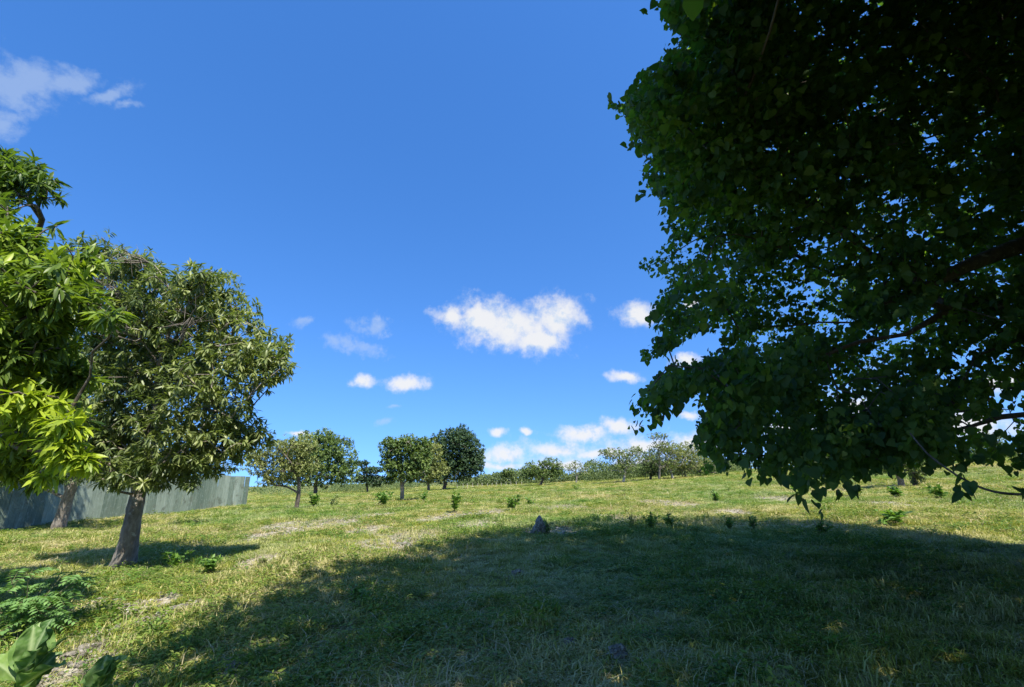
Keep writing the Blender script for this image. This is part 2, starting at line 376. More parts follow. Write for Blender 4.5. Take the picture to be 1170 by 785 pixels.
def weedlet(n, h, rad, L, mt, tm):
    acc = Acc()
    a = rng.uniform(0, 2 * PI, n); rr = rad * np.sqrt(rng.random(n)); pos = np.column_stack([np.cos(a) * rr, np.sin(a) * rr, h * rng.uniform(.15, 1, n)])
    A = rvec(n); A[:, 2] = np.abs(A[:, 2]) * .5
    V, Fa, R = place(tm, pos, A, L * rng.uniform(.6, 1.3, n), np.array([0, 0, 1.]) + rng.normal(0, .3, (n, 3)), rng.random(n)); acc.add(V, Fa, R)
    for k in range(6):
        e = pos[rng.integers(n)]; s = np.array([.004, 0, 0]); acc.add([np.array([e[0] * .3, e[1] * .3, -.01]) - s, np.array([e[0] * .3, e[1] * .3, -.01]) + s, e], [(0, 1, 2)], .4)
    V, Fa, A = acc.out(); o = mesh_tris('weed_tuft', V, Fa, mt, attrs={'rnd': A}); C.objects.unlink(o); return o
PR = {'a': [tuft(34, .11, .11, .0045, 1.1, MG), tuft(26, .155, .10, .0045, 1.0, MG), tuft(44, .07, .14, .005, 1.5, MG), tuft(34, .09, .14, .006, 1.9, MG)],
      'b': [weedlet(34, .10, .13, .042, MW, T_oval(.28)), weedlet(26, .15, .10, .05, MW, T_oval(.2)), weedlet(44, .06, .17, .034, MW, T_oval(.35)), weedlet(30, .09, .15, .06, MW, T_oval(.13))],
      'c': [tuft(8, .22, .10, .003, 1.1, MGs), tuft(16, .16, .18, .003, 2.2, MGs), tuft(22, .07, .2, .004, 2.8, MGs)]}
def scatter(name, prot, pts, rot, sc, idx, label):
    col = bpy.data.collections.new(name + '_tufts')
    for k, o in enumerate(prot): o.name = '%s_%02d' % (name, k); col.objects.link(o)
    me = bpy.data.meshes.new(name); me.vertices.add(len(pts)); me.vertices.foreach_set('co', np.asarray(pts, np.float32).ravel())
    for k, a, ty in (('rot', rot, 'FLOAT_VECTOR'), ('sc', sc, 'FLOAT_VECTOR')):
        at = me.attributes.new(k, ty, 'POINT'); at.data.foreach_set('vector', np.asarray(a, np.float32).ravel())
    at = me.attributes.new('idx', 'INT', 'POINT'); at.data.foreach_set('value', np.asarray(idx, np.int32))
    o = bpy.data.objects.new(name, me); C.objects.link(o)
    nt = bpy.data.node_groups.new(name, 'GeometryNodeTree'); nt.interface.new_socket('Geometry', in_out='INPUT', socket_type='NodeSocketGeometry'); nt.interface.new_socket('Geometry', in_out='OUTPUT', socket_type='NodeSocketGeometry')
    gi = nt.nodes.new('NodeGroupInput'); go = nt.nodes.new('NodeGroupOutput'); ci = nt.nodes.new('GeometryNodeCollectionInfo'); ci.inputs[0].default_value = col
    ci.inputs['Separate Children'].default_value = True; ci.inputs['Reset Children'].default_value = True
    ip = nt.nodes.new('GeometryNodeInstanceOnPoints'); ip.inputs['Pick Instance'].default_value = True
    m2p = nt.nodes.new('GeometryNodeMeshToPoints')
    nt.links.new(gi.outputs[0], m2p.inputs[0]); nt.links.new(m2p.outputs[0], ip.inputs['Points']); nt.links.new(ci.outputs[0], ip.inputs['Instance'])
    for k, ty, sock in (('rot', 'FLOAT_VECTOR', 'Rotation'), ('sc', 'FLOAT_VECTOR', 'Scale'), ('idx', 'INT', 'Instance Index')):
        na_ = nt.nodes.new('GeometryNodeInputNamedAttribute'); na_.data_type = ty; na_.inputs[0].default_value = k
        if k == 'rot':
            er = nt.nodes.new('FunctionNodeEulerToRotation'); nt.links.new(na_.outputs[0], er.inputs[0]); nt.links.new(er.outputs[0], ip.inputs[sock])
        else: nt.links.new(na_.outputs[0], ip.inputs[sock])
    nt.links.new(ip.outputs[0], go.inputs[0])
    md = o.modifiers.new('tufts', 'NODES'); md.node_group = nt
    o['kind'] = 'stuff'; o['label'] = label; o['category'] = 'grass'
    return o
def zone_pts(zones):
    out = []
    for r0, r1, dens, s in zones:
        A = math.radians(128) / 2 * (r1 * r1 - r0 * r0); n = int(A * dens)
        rr = np.sqrt(rng.uniform(r0 * r0, r1 * r1, n)); aa = np.radians(rng.uniform(-64, 64, n))
        out.append(np.column_stack([rr * np.sin(aa), rr * np.cos(aa), np.full(n, s)]))
    return np.concatenate(out)
def do_scatter(name, prot, zones, keep, hmul, label):
    p = zone_pts(zones); x, y, s = p.T; k = rng.random(len(x)) < keep(x, y); x, y, s = x[k], y[k], s[k]; n = len(x)
    z = H(x, y) + .03 * (vnoise(x, y, 1.4, 11) - .5) * (np.hypot(x, y) < 60) - .004
    hh = (.28 + 1.3 * (.5 * vnoise(x, y, .5, 21) + .5 * vnoise(x, y, 1.9, 22)) ** 1.3 + .5 * (vnoise(x, y, 1.1, 23) > .8)) * hmul
    u = rng.uniform(.7, 1.25, n) * np.where(rng.random(n) < .035, rng.uniform(1.2, 1.6, n), 1)
    sc = np.column_stack([s * u, s * u, s ** .55 * u * hh])
    rot = np.column_stack([rng.normal(0, .12, n), rng.normal(0, .12, n), rng.uniform(0, 2 * PI, n)])
    return scatter(name, prot, np.column_stack([x, y, z]), rot, sc, rng.integers(0, len(prot), n), label)
# zones: r0, r1, tufts per m2, scale
ZG = [(1.5, 8, 120, 1.0), (8, 16, 75, 1.1), (16, 34, 34, 1.4), (34, 70, 11, 2.1), (70, 140, 3.6, 3.2), (140, 260, .8, 4.5)]
do_scatter('grass', PR['a'], ZG, lambda x, y: (1 - .9 * bare(x, y)) * (.55 + .45 * (vnoise(x, y, 1.7, 31) > .3)), 1.0, 'patchy pasture grass, green mixed with straw')
ZW = [(1.5, 8, 90, 1.0), (8, 16, 52, 1.15), (16, 34, 20, 1.6), (34, 70, 5, 2.4), (70, 140, 1.2, 3.4)]
do_scatter('ground_weeds', PR['b'], ZW, lambda x, y: (1 - .85 * bare(x, y)) * np.clip((.6 * vnoise(x, y, .6, 41) + .4 * vnoise(x, y, 1.9, 42) - .38) * 4, .04, 1), 1.0, 'low leafy weeds growing through the grass')
ZS = [(1.5, 8, 22, 1.0), (8, 16, 16, 1.0), (16, 34, 9, 1.4), (34, 70, 3, 2.2)]
do_scatter('dry_stalks', PR['c'], ZS, lambda x, y: np.clip(.05 + 1.2 * dry(x, y) + .5 * bare(x, y), 0, 1), 1.0, 'thin dead stalks and straw among the grass')

# ------------------------------------------------------------------ trees
def skeleton(acc, trunk, trad, tips, r_tip=.006, levels=(9, 60), sides_trunk=14, maxtips=900, expo=2.35, sag=.12, rmax=None, rcap=None):
    """grow limbs from the trunk polyline to the twig tips; returns outward direction at each tip"""
    trunk = np.asarray(trunk, float)
    nodes = [p for p in trunk]; par = [-1] + list(range(len(trunk) - 1)); dist = [0.0]
    for i in range(1, len(trunk)): dist.append(dist[-1] + np.linalg.norm(trunk[i] - trunk[i - 1]))
    chains = []
    order = []; idx = np.arange(len(tips)); rem = tips
    sel = [int(rng.integers(len(tips)))]; dmin = np.linalg.norm(tips - tips[sel[0]], axis=1)
    for _ in range(min(sum(levels), len(tips) - 1)):
        k = int(dmin.argmax()); sel.append(k); dmin = np.minimum(dmin, np.linalg.norm(tips - tips[k], axis=1))
    others = [k for k in idx if k not in set(sel)]; random.shuffle(others)
    allk = sel + others[:max(0, maxtips - len(sel))]
    n0 = len(trunk); first = max(1, int(n0 * .45))
    for ci, k in enumerate(allk):
        T = tips[k]; N = np.array(nodes); D = np.array(dist); dd = np.linalg.norm(N - T, axis=1)
        cost = dd + .35 * D; cost[:first] += 1e3
        if ci < levels[0]: cost[n0:] += 1.2
        j = int(cost.argmin()); base = N[j]; L = dd[j]
        frac = .88 if ci < levels[0] + levels[1] else 1.0
        end = base + (T - base) * frac
        ns = max(2, int(L / .45) + 1); ss = np.linspace(0, 1, ns + 1)[1:]
        bend = rng.normal(0, .09, 3) * L; bend[2] += sag * L
        prev = j; ch = [j]
        for s in ss:
            p = base + (end - base) * s + bend * math.sin(PI * s) + rng.normal(0, .018, 3) * L * (s < 1)
            nodes.append(p); par.append(prev); dist.append(dist[prev] + np.linalg.norm(p - nodes[prev])); prev = len(nodes) - 1; ch.append(prev)
        chains.append(ch)
    n = len(nodes); A = np.zeros(n); kids = np.bincount([p for p in par if p >= 0], minlength=n)
    A[kids == 0] = r_tip ** expo
    for i in range(n - 1, 0, -1): A[par[i]] += A[i]
    R = A ** (1 / expo); s = trad[-1] / max(R[len(trunk) - 1], 1e-6)
    lim = rmax or trad[-1] * .8
    N = np.array(nodes)
    for ch in chains:
        rr = np.minimum(R[ch] * min(s, 1.6), lim); rr[0] = min(rr[0], rr[1] * 1.35)
        if rcap: rr = np.minimum(rr, rcap(N[ch]))
        tube(acc, N[ch], np.maximum(rr, .003), 7 if rr[0] > .03 else 4, .04 if rr[0] > .03 else 0)
    # trunk, resampled
    tt = np.linspace(0, 1, len(trunk)); ti = np.linspace(0, 1, max(12, len(trunk) * 4)); tp = np.column_stack([np.interp(ti, tt, trunk[:, k]) for k in range(3)])
    for _ in range(3): tp[1:-1] = (tp[:-2] + tp[1:-1] * 2 + tp[2:]) / 4
    tube(acc, tp, np.interp(ti, tt, trad), sides_trunk, .07)
    # outward directions
    dirs = np.zeros_like(tips); sub = N[::2]
    for s0 in range(0, len(tips), 2000):
        T = tips[s0:s0 + 2000]; d2 = ((T[:, None] - sub[None]) ** 2).sum(2) + (((T[:, None] - sub[None]) ** 2).sum(2) < .003) * 9
        dirs[s0:s0 + 2000] = T - sub[d2.argmin(1)]
    return nrm(dirs + 1e-6), N
def lobe_tips(lobes, n, shell=.55):
    """lobes: centre xyz, radii xyz; points in the outer shells"""
    w = np.array([l[3] * l[4] + l[4] * l[5] + l[3] * l[5] for l in lobes]); ids = rng.choice(len(lobes), n, p=w / w.sum()); L = np.array(lobes)[ids]
    d = rvec(n); rr = shell + (1 - shell) * np.sqrt(rng.random(n)); rr = np.where(rng.random(n) < .25, rng.random(n) ** .5 * shell, rr)
    bump = 1 + .24 * np.sin(d[:, 0] * 5 + ids) * np.cos(d[:, 1] * 6 - ids) + rng.normal(0, .05, n)
    return L[:, :3] + d * L[:, 3:] * (rr * bump)[:, None]
def px_lobes(lst, z, flat=1.0):
    out = []
    for l in lst:
        px, py, rx, ry = l[:4]; zz = z + (l[4] if len(l) > 4 else 0); c = P(px, py, zz); k = zz / F
        out.append((*c, rx * k, (rx + ry) / 2 * k * flat, ry * k))
    return out
def make_tree(name, label, cat, base, trunk_pts, trad, lobes, ntips, nleaf, L, lm, bm, tmpl, group=None, droop=.35, spread=(.45, 1.1), maxtips=500, levels=(8, 40), shell=.55, r_tip=.006, tips=None, stem=.12, leafrnd=None):
    base = np.asarray(base, float); root = empty(name, base, label, cat, group); acc = Acc()
    tips = lobe_tips(lobes, ntips, shell) if tips is None else tips
    tips = tips[tips[:, 2] > H(tips[:, 0], tips[:, 1]) + .25]
    dirs, _ = skeleton(acc, trunk_pts, trad, tips, r_tip=r_tip, maxtips=maxtips, levels=levels)
    acc.build('trunk', bm, root, smooth=True, off=base)
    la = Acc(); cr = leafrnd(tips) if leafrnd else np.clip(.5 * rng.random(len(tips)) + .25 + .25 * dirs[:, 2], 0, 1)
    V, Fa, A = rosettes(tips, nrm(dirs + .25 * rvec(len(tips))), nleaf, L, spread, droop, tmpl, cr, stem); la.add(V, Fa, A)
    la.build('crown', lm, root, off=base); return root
def trunk_line(base, top, n=5, bend=.05):
    base = np.asarray(base); top = np.asarray(top); s = np.linspace(0, 1, n)[:, None]; L = np.linalg.norm(top - base)
    b = rng.normal(0, bend * L, 3); b[2] = 0
    p = base + (top - base) * s + b * np.sin(PI * s); p[0, 2] -= .08; return p

# --- the mango tree with the leaning trunk
LT = T_lance(.115, .25, .03)
g = ground(139, 648); z0 = depth(g)
tp = np.array([g - [0, 0, .1], P(147, 618, z0 + .0), P(152, 592, z0 + .05), P(158, 566, z0 + .15), P(164, 535, z0 + .25), P(172, 500, z0 + .3), P(182, 465, z0 + .4)])
lob = px_lobes([(200, 355, 62, 52), (245, 345, 42, 36, .4), (150, 345, 52, 45, .6), (270, 395, 42, 45), (298, 415, 34, 28, -.3), (240, 440, 58, 48, -.5), (175, 440, 75, 55, .4), (135, 492, 60, 40, .3),
                (215, 500, 62, 36, -.6), (262, 490, 42, 32, .2), (118, 420, 48, 55, .8), (108, 292, 36, 26, .4), (170, 530, 68, 26, .7), (185, 400, 70, 60, 1.3), (140, 535, 38, 24, -.5), (190, 535, 55, 24, -.7), (245, 515, 45, 26, -.3), (115, 500, 42, 40, .2), (310, 405, 28, 34, .3), (290, 500, 22, 20, .3), (95, 340, 40, 50, .6), (228, 322, 30, 20, -.6), (160, 305, 28, 20)], z0 + .2)
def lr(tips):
    px, py, z = project(tips); return np.clip(rng.random(len(tips)) * .6 + .08 + .32 * np.clip((px - 120) / 180, 0, 1) - .15 * np.clip((z - z0) / 2, -1, 1), 0, 1)  # random tone plus painted sunlight: leaves lighter to the right and nearer
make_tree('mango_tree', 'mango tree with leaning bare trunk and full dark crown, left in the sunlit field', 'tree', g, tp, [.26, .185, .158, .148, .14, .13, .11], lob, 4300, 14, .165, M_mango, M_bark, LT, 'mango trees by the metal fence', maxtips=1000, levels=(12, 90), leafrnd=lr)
mango = [o for o in bpy.data.objects if o.name == 'mango_tree'][0]; mo = np.array(mango.location)
for a_, b_, dz, c_, d_ in ((150, 350, .2, 118, 322), (118, 330, -.2, 92, 300), (165, 385, -.3, 120, 372), (205, 395, -1.6, 222, 358), (170, 300, -.8, 135, 296)):
    acc = Acc(); p0 = P(a_, b_, z0 + dz); p1 = P(c_, d_, z0 + dz - .3)
    for q_ in range(5):
        e = p1 + rng.normal(0, .14, 3); mid = (p0 * .5 + e * .5) + rng.normal(0, .06, 3); tube(acc, [p0, mid, e], [.013, .009, .004], 4)
        for w_ in range(3):
            s0 = mid + (e - mid) * rng.random(); tube(acc, [s0, s0 + rng.normal(0, .12, 3), s0 + rng.normal(0, .2, 3) + [0, 0, .06]], [.006, .004, .002], 3)
    acc.build('dead_twig', M_bark, mango, off=mo)
# --- mango behind it, near the fence
g = ground(66, 606); z1 = depth(g)
tp = np.array([g - [0, 0, .1], P(72, 588, z1), P(77, 570, z1), P(84, 552, z1), P(90, 525, z1 + .3), P(95, 490, z1 + .5)])
lob = px_lobes([(60, 505, 65, 32), (100, 515, 52, 28, -.8), (30, 495, 60, 45, .5), (90, 480, 60, 55, .6), (45, 540, 60, 18, -.5), (230, 530, 50, 18, 0.5), (50, 440, 65, 50), (125, 535, 40, 16, .2), (10, 530, 40, 20, -.6), (80, 400, 55, 50, .5), (20, 390, 60, 50)], z1)
make_tree('mango_tree', 'smaller mango tree with a forked grey trunk close to the corrugated metal fence', 'tree', g, tp, [.30, .24, .21, .19, .17, .15], lob, 1900, 11, .22, M_mango, M_bark, LT, 'mango trees by the metal fence', maxtips=600, levels=(9, 60))
# --- near tree whose trunk stands just left of the frame
z2 = 6.3
g = ground_at(-125, 7.4)
tp = np.array([g - [0, 0, .1], g + [0, 0, 1.0], g + [.1, .0, 2.0], g + [.3, -.1, 3.0], g + [.6, -.2, 4.1]])
lob = px_lobes([(40, 325, 55, 48, -.8), (70, 350, 40, 35, -.6), (15, 290, 55, 38, -.4), (30, 400, 45, 35, .2), (22, 205, 40, 24, .9), (5, 190, 40, 22, 1.2), (40, 445, 45, 30, .3), (-30, 350, 70, 70), (-60, 250, 70, 60), (-60, 450, 60, 50), (10, 500, 45, 32, .8), (20, 535, 45, 20, .9), (60, 430, 45, 24, .2), (0, 300, 45, 50, -.6), (0, 450, 50, 50, .2), (20, 465, 50, 42, -.9), (8, 405, 45, 40, -1.0), (45, 390, 35, 30, -.6), (20, 520, 40, 25, -.3),
                (130, 358, 18, 9, -1.3), (45, 540, 22, 12, .8), (85, 430, 22, 20, -.3), (90, 300, 22, 18, .3)], z2)
def tnear(n):
    tt = lobe_tips(lob, n, .5)
    b = lobe_tips(px_lobes([(75, 482, 27, 14, -1.1), (76, 512, 26, 20, -1.1), (58, 545, 14, 7, -1.0), (90, 525, 14, 14, -1.1), (55, 458, 24, 9, -.9)], z2), 85, .3)
    return np.vstack([tt, b])
tn = tnear(2000)
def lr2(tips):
    px, py, z = project(tips); return np.clip(rng.random(len(tips)) * .62 + .06 + .5 * (z < z2 - .84) * (py > 430) + .06 * (z < z2) - .35 * (py < 240), 0, 1)  # random tone, with sunlit lime painted on the hanging cluster and near side
make_tree('mango_tree', 'nearest mango tree with leaves coloured a bright sunlit lime, at the left edge', 'tree', g, tp, [.28, .24, .21, .18, .14], lob, 0, 12, .185, M_lime, M_barkd, LT, 'mango trees by the metal fence', maxtips=700, levels=(12, 80), tips=tn, leafrnd=lr2)

# --- the big shade tree on the right
CROWN = [(1330, -60), (800, -60), (790, 0), (762, 4), (775, 28), (800, 38), (775, 62), (745, 88), (708, 128), (735, 150), (748, 185), (742, 212), (772, 235), (772, 268), (735, 300), (762, 320), (752, 345), (758, 385), (738, 405),
         (762, 398), (790, 378), (828, 372), (838, 395), (802, 412), (768, 424), (742, 436), (728, 478), (752, 480), (778, 452), (805, 446), (812, 470), (796, 498), (822, 515), (803, 534), (845, 538), (907, 535), (936, 545), (970, 538), (1000, 530), (1058, 522), (1110, 520), (1330, 516)]
SHP = [(150, 785), (200, 742), (260, 702), (330, 667), (400, 637), (480, 619), (560, 607), (610, 601), (700, 593), (780, 589), (860, 590), (950, 598), (1050, 612), (1170, 628)]
SH = [tuple(ground(a, b)[:2]) for a, b in SHP]
SH = [(-3.6, -9), (-4.2, 0)] + SH + [(16.0, 9), (17, 3), (14, -6), (6, -12), (-1, -12)]
print('shadow edge', [(round(a, 1), round(b, 1)) for a, b in SH])
TB = np.array([9.6, 5.2, 0.0]); TB[2] = H(TB[0], TB[1])
def crown_ok(p):
    px, py, z = project(p); vis = (z > .3) & (px > -150) & (px < 1330) & (py > -60) & (py < 900)
    ok = ~vis | inpoly(px, py, CROWN)
    s = p[:, 2] / SD[2]; gx = p[:, 0] - SD[0] * s; gy = p[:, 1] - SD[1] * s
    ok &= inpoly(gx, gy, SH)
    d = np.linalg.norm(p - EYE, axis=1); ok &= (d > 4.5) & ~((z > .3) & (px < 730) & (py > -330) & (py < 0))
    u = (p - np.array([8.0, 6.0, 2.0])) / np.array([12.5, 12.5, 10.5]); ok &= (u ** 2).sum(1) < 1
    rr = np.hypot(p[:, 0] - TB[0], p[:, 1] - TB[1]); ok &= ~((rr < 1.4) & (p[:, 2] < 2.6)) & (p[:, 2] > 1.3)
    return ok
def clumpy(p, thr=.42, s=.9):
    n = .6 * vnoise(p[:, 0] + p[:, 2] * .7, p[:, 1] - p[:, 2] * .9, s, 51) + .4 * vnoise(p[:, 0] - p[:, 2], p[:, 1] + p[:, 2], s * 2, 52)
    return n > thr
# tips seen from the field side
n = 120000; px = rng.uniform(700, 1300, n); py = rng.uniform(-60, 570, n)
zz = 5.0 + 8.5 * rng.random(n) ** 1.15
p = EYE + zz[:, None] * (fw + RT * ((px - CX) / F)[:, None] + UP * ((CY - py) / F)[:, None])
p = p[crown_ok(p)]; p = p[clumpy(p, .47, .8)]
GAPS = [(985, 463, 13), (1105, 475, 14), (1140, 487, 18), (1160, 470, 10), (930, 278, 7), (945, 268, 5), (1045, 70, 6), (1000, 95, 7), (1010, 55, 5), (1060, 135, 6), (880, 172, 6), (862, 232, 5), (985, 120, 8), (1120, 150, 7), (905, 290, 5),
        (1135, 455, 9), (1120, 180, 5), (1080, 165, 6), (1020, 130, 5), (787, 345, 9), (865, 395, 5), (960, 450, 5), (1095, 500, 8), (1020, 478, 6), (925, 222, 4), (1155, 120, 6), (840, 215, 4), (1040, 265, 5), (1110, 395, 5), (1150, 325, 5), (960, 140, 5)]
qx, qy, _ = project(p); kk = np.ones(len(p), bool)
for a_, b_, r_ in GAPS: kk &= np.hypot(qx - a_, (qy - b_) * 1.2) > r_ * 1.0 + 5
kk &= ~((qy < 330) & (qx > 900) & (rng.random(len(p)) < .4)); p = p[kk]; print('crown candidates', len(p)); p = p[:8800]
# tips that carry the rest of the crown (above and behind the viewer)
n = 200000; sh = np.array(SH); gx = rng.uniform(sh[:, 0].min(), sh[:, 0].max(), n); gy = rng.uniform(sh[:, 1].min(), sh[:, 1].max(), n); hz = rng.uniform(3.0, 12.0, n)
q = np.column_stack([gx + SD[0] / SD[2] * hz, gy + SD[1] / SD[2] * hz, hz]); q = q[crown_ok(q)]
qx, qy, qz = project(q); visq = (qz > .3) & (qx > -50) & (qx < 1230) & (qy > -40) & (qy < 800)
q = q[~visq]; print('shade candidates', len(q)); 
sx_ = q[:, 0] - SD[0] / SD[2] * q[:, 2]; sy_ = q[:, 1] - SD[1] / SD[2] * q[:, 2]; left_ = np.where((sx_ < 2.5) & (sy_ > 2))[0]
q = np.concatenate([q[:8300], q[left_[left_ >= 8300][:1200]]])
TH = T_heart(); root = empty('shade_tree', TB, 'huge dark heart-leaved shade tree hanging over the right half of the picture', 'tree')
acc = Acc()
trk = np.array([TB - [0, 0, .1], TB + [-.1, .1, 1.2], TB + [-.25, .2, 2.4], TB + [-.5, .4, 3.6], TB + [-.9, .6, 5.0], TB + [-1.3, .8, 6.6]])
al = np.vstack([p, q]); random_order = rng.permutation(len(al)); sk = al[random_order[:1700]]
dirs_, N_ = skeleton(acc, trk, [.52, .43, .4, .36, .3, .22], sk, r_tip=.005, maxtips=1700, levels=(16, 160), sag=.16, rcap=lambda n_: np.clip((np.linalg.norm(n_ - EYE, axis=1) - 4.2) * .035, .008, .3))
# limbs and hanging twig seen in the photo
def limb(pts, r0, r1):
    pts = np.array(pts); s = np.linspace(0, 1, len(pts)); si = np.linspace(0, 1, len(pts) * 4); pp = np.column_stack([np.interp(si, s, pts[:, k]) for k in range(3)])
    for _ in range(3): pp[1:-1] = (pp[:-2] + 2 * pp[1:-1] + pp[2:]) / 4
    tube(acc, pp, np.linspace(r0, r1, len(pp)), 8, .05); return pp
limb([trk[3], P(1250, 262, 6.2), P(1170, 278, 6.0), P(1100, 305, 5.8), P(1035, 340, 5.8), P(985, 352, 5.9)], .16, .03)
limb([trk[5], P(1250, 20, 6.5), P(1060, 5, 6.4), P(960, 35, 6.2), P(895, 62, 6.0), P(850, 90, 6.0)], .055, .01)
hang = limb([P(1300, 470, 4.3), P(1230, 560, 4.2), P(1170, 566, 4.1), P(1130, 562, 4.0), P(1095, 545, 4.0), P(1060, 520, 4.1), P(1040, 495, 4.3)], .014, .007)
limb([trk[2], P(1330, 430, 4.6), P(1300, 470, 4.3)], .05, .014)
acc.build('trunk', M_barkd, root, smooth=True, off=TB)
def hdirs(T):
    d = nrm(T - np.array([8.5, 6.0, 4.5])); return nrm(d + np.array([0, 0, -.35]) + .45 * rvec(len(T)))
la = Acc()
def add_leaves(T, nl, L, spread_r, rn):
    n = len(T) * nl; base = np.repeat(T, nl, 0); D = np.repeat(hdirs(T), nl, 0); s = rng.uniform(-1, 1, (n, 1)); pos = base + D * s * spread_r * 1.5 + rvec(n) * spread_r * .45
    A = nrm(rvec(n) * .8 + D * .4 + np.array([0, 0, -.75])); uh = np.array([0, 0, .8]) + rng.normal(0, .55, (n, 3)) - .35 * fw * 0
    V, Fa, R = place(TH, pos, A, L * rng.uniform(.4, 1.35, n), uh, np.clip(np.repeat(rn, nl) + rng.normal(0, .15, n), 0, 1)); la.add(V, Fa, R)
add_leaves(p, 14, .088, .155, rng.random(len(p)))
add_leaves(q, 10, .18, .3, rng.random(len(q)))
add_leaves(np.array([P(1096, 548, 4.0), P(1104, 556, 3.9)]), 4, .12, .05, np.array([.3, .3]))
add_leaves(np.array([P(1166, 556, 4.0)]), 2, .12, .03, np.array([.3]))
add_leaves(np.array([P(915, 552, 4.6), P(925, 558, 4.6), P(936, 566, 4.5), P(905, 545, 4.6), P(965, 553, 4.7), P(978, 556, 4.7), P(775, 8, 4.6), P(790, 14, 4.6), P(768, 18, 4.6), P(788, 0, 4.7)]), 6, .115, .1, np.full(10, .35))
la.build('crown', M_big, root, off=TB)
print('big tree leaves verts', la.n)

# --- trees in the middle distance and far away
OV = T_oval(.3); LN = T_lance(.14, .2, .03)
def far_tree(name, label, bpx, Yd, lobes, ntips, nleaf, L, lm, bm, top=None, r0=.16, group='trees across the pasture', extra=0, **k):
    g = ground_at(bpx, Yd); z = depth(g); tx, ty = top if top else (bpx, 545)
    tp = trunk_line(g, P(tx, ty, z), 5, .03); lob = px_lobes(lobes, z, k.pop('flat', 1.0))
    return make_tree(name, label, 'tree', g, tp, list(np.linspace(r0, r0 * .6, 5)), lob, ntips, nleaf, L, lm, bm, k.pop('tmpl', OV), group, maxtips=k.pop('maxtips', 160), levels=k.pop('levels', (7, 25)), **k)
far_tree('field_tree', 'small olive-leaved tree on a thin dark trunk, next right of the fence end', 338, 36, [(300, 529, 18.4, 14.3), (322, 513, 19.4, 13.2), (345, 509, 17.3, 13.2), (350, 531, 14.0, 14.3), (312, 546, 18.4, 9.9), (330, 531, 21.6, 15.4), (292, 521, 10.8, 8.8)], 1725, 10, 0.184, M_olive, M_barkd, (341, 545), .17, tmpl=LN, r_tip=.012, maxtips=260)
far_tree('field_tree', 'broad rounded mid-green tree rising behind the small olive-leaved tree', 360, 92, [(360, 511, 30.2, 19.8), (345, 521, 27.0, 19.8), (385, 519, 23.8, 19.8), (365, 536, 36.7, 18.7), (390, 539, 21.6, 14.3), (340, 541, 21.6, 13.2), (372, 501, 16.2, 9.9)], 3697, 10, 0.368, M_mid, M_barkd, (362, 545), .4, r_tip=.02, stem=.5)
far_tree('field_tree', 'dark flat-layered tree low on the horizon between two rounder trees', 420, 115, [(412, 529, 10.8, 3.3), (424, 537, 13.0, 4.4), (414, 546, 13.0, 5.5), (428, 549, 13.0, 6.6)], 1035, 9, 0.368, M_dark, M_barkd, (419, 530), .25, r_tip=.02, stem=.5)
far_tree('field_tree', 'green tree with open fork in its crown and a straight slim trunk in the grass', 459, 48, [(447, 511, 11.9, 12.1), (465, 509, 16.2, 12.1), (478, 521, 16.2, 14.3), (450, 529, 15.1, 13.2), (468, 536, 21.6, 13.2), (484, 509, 8.6, 9.9), (446, 546, 8.6, 6.6)], 2218, 10, 0.221, M_mid, M_bark, (457, 542), .22, r_tip=.013, maxtips=260)
far_tree('field_tree', 'yellow-green crown squeezed between the slim-trunked tree and the dark round tree', 490, 92, [(490, 516, 15.1, 14.3), (482, 531, 16.2, 13.2), (498, 536, 15.1, 13.2), (486, 544, 17.3, 7.7)], 1725, 9, 0.331, M_olive, M_barkd, (490, 545), .3, r_tip=.02, stem=.4)
far_tree('field_tree', 'tall very dark round tree with a dense crown, darkest on the horizon', 507, 105, [(520, 506, 25.9, 17.6), (505, 513, 19.4, 17.6), (535, 516, 18.4, 19.8), (520, 529, 32.4, 18.7), (538, 533, 16.2, 15.4), (505, 539, 19.4, 12.1), (525, 497, 17.3, 9.9), (545, 523, 8.6, 11.0)], 4683, 10, 0.386, M_dark, M_barkd, (510, 540), .45, r_tip=.02, stem=.5)
far_tree('field_tree', 'tiny round-topped tree far off left of the leaning tree', 582, 180, [(582, 539, 8.6, 4.4), (578, 542, 6.5, 3.3)], 394, 8, 0.460, M_mid, M_bark, (582, 542), .2, r_tip=.03)
far_tree('field_tree', 'rounded green tree with a trunk leaning right in the far middle of the pasture', 617, 112, [(628, 531, 13.0, 8.8), (610, 535, 13.0, 8.8), (636, 537, 9.7, 7.7), (603, 541, 9.7, 6.6), (622, 541, 16.2, 6.6)], 1528, 9, 0.294, M_mid, M_barkd, (624, 541), .3, r_tip=.02, stem=.4)
far_tree('field_tree', 'sparse half-bare tree just right of the leaning tree', 658, 118, [(650, 535, 8.6, 6.6), (665, 537, 9.7, 6.6), (659, 530, 7.6, 4.4)], 295, 8, 0.239, M_feather, M_barkp, (658, 540), .22, r_tip=.035, maxtips=90)
far_tree('field_tree', 'feathery pale-trunked tree with forked trunk at the left of the far right-hand grove', 712, 100, [(700, 519, 15.1, 7.7), (718, 521, 16.2, 9.9), (712, 534, 17.3, 8.8), (728, 515, 7.6, 5.5), (690, 515, 6.5, 2.2)], 1035, 8, 0.258, M_feather, M_barkp, (714, 532), .3, r_tip=.028, maxtips=160)
far_tree('grove_tree', 'tall thin tree with wispy top, highest of the far grove', 753, 98, [(752, 498, 13.0, 4.4), (756, 511, 15.1, 7.7), (745, 523, 13.0, 6.6), (762, 529, 14.0, 7.7)], 838, 8, 0.216, M_feather, M_bark, (753, 520), .26, 'far grove beside the dark crown', r_tip=.025, maxtips=160)
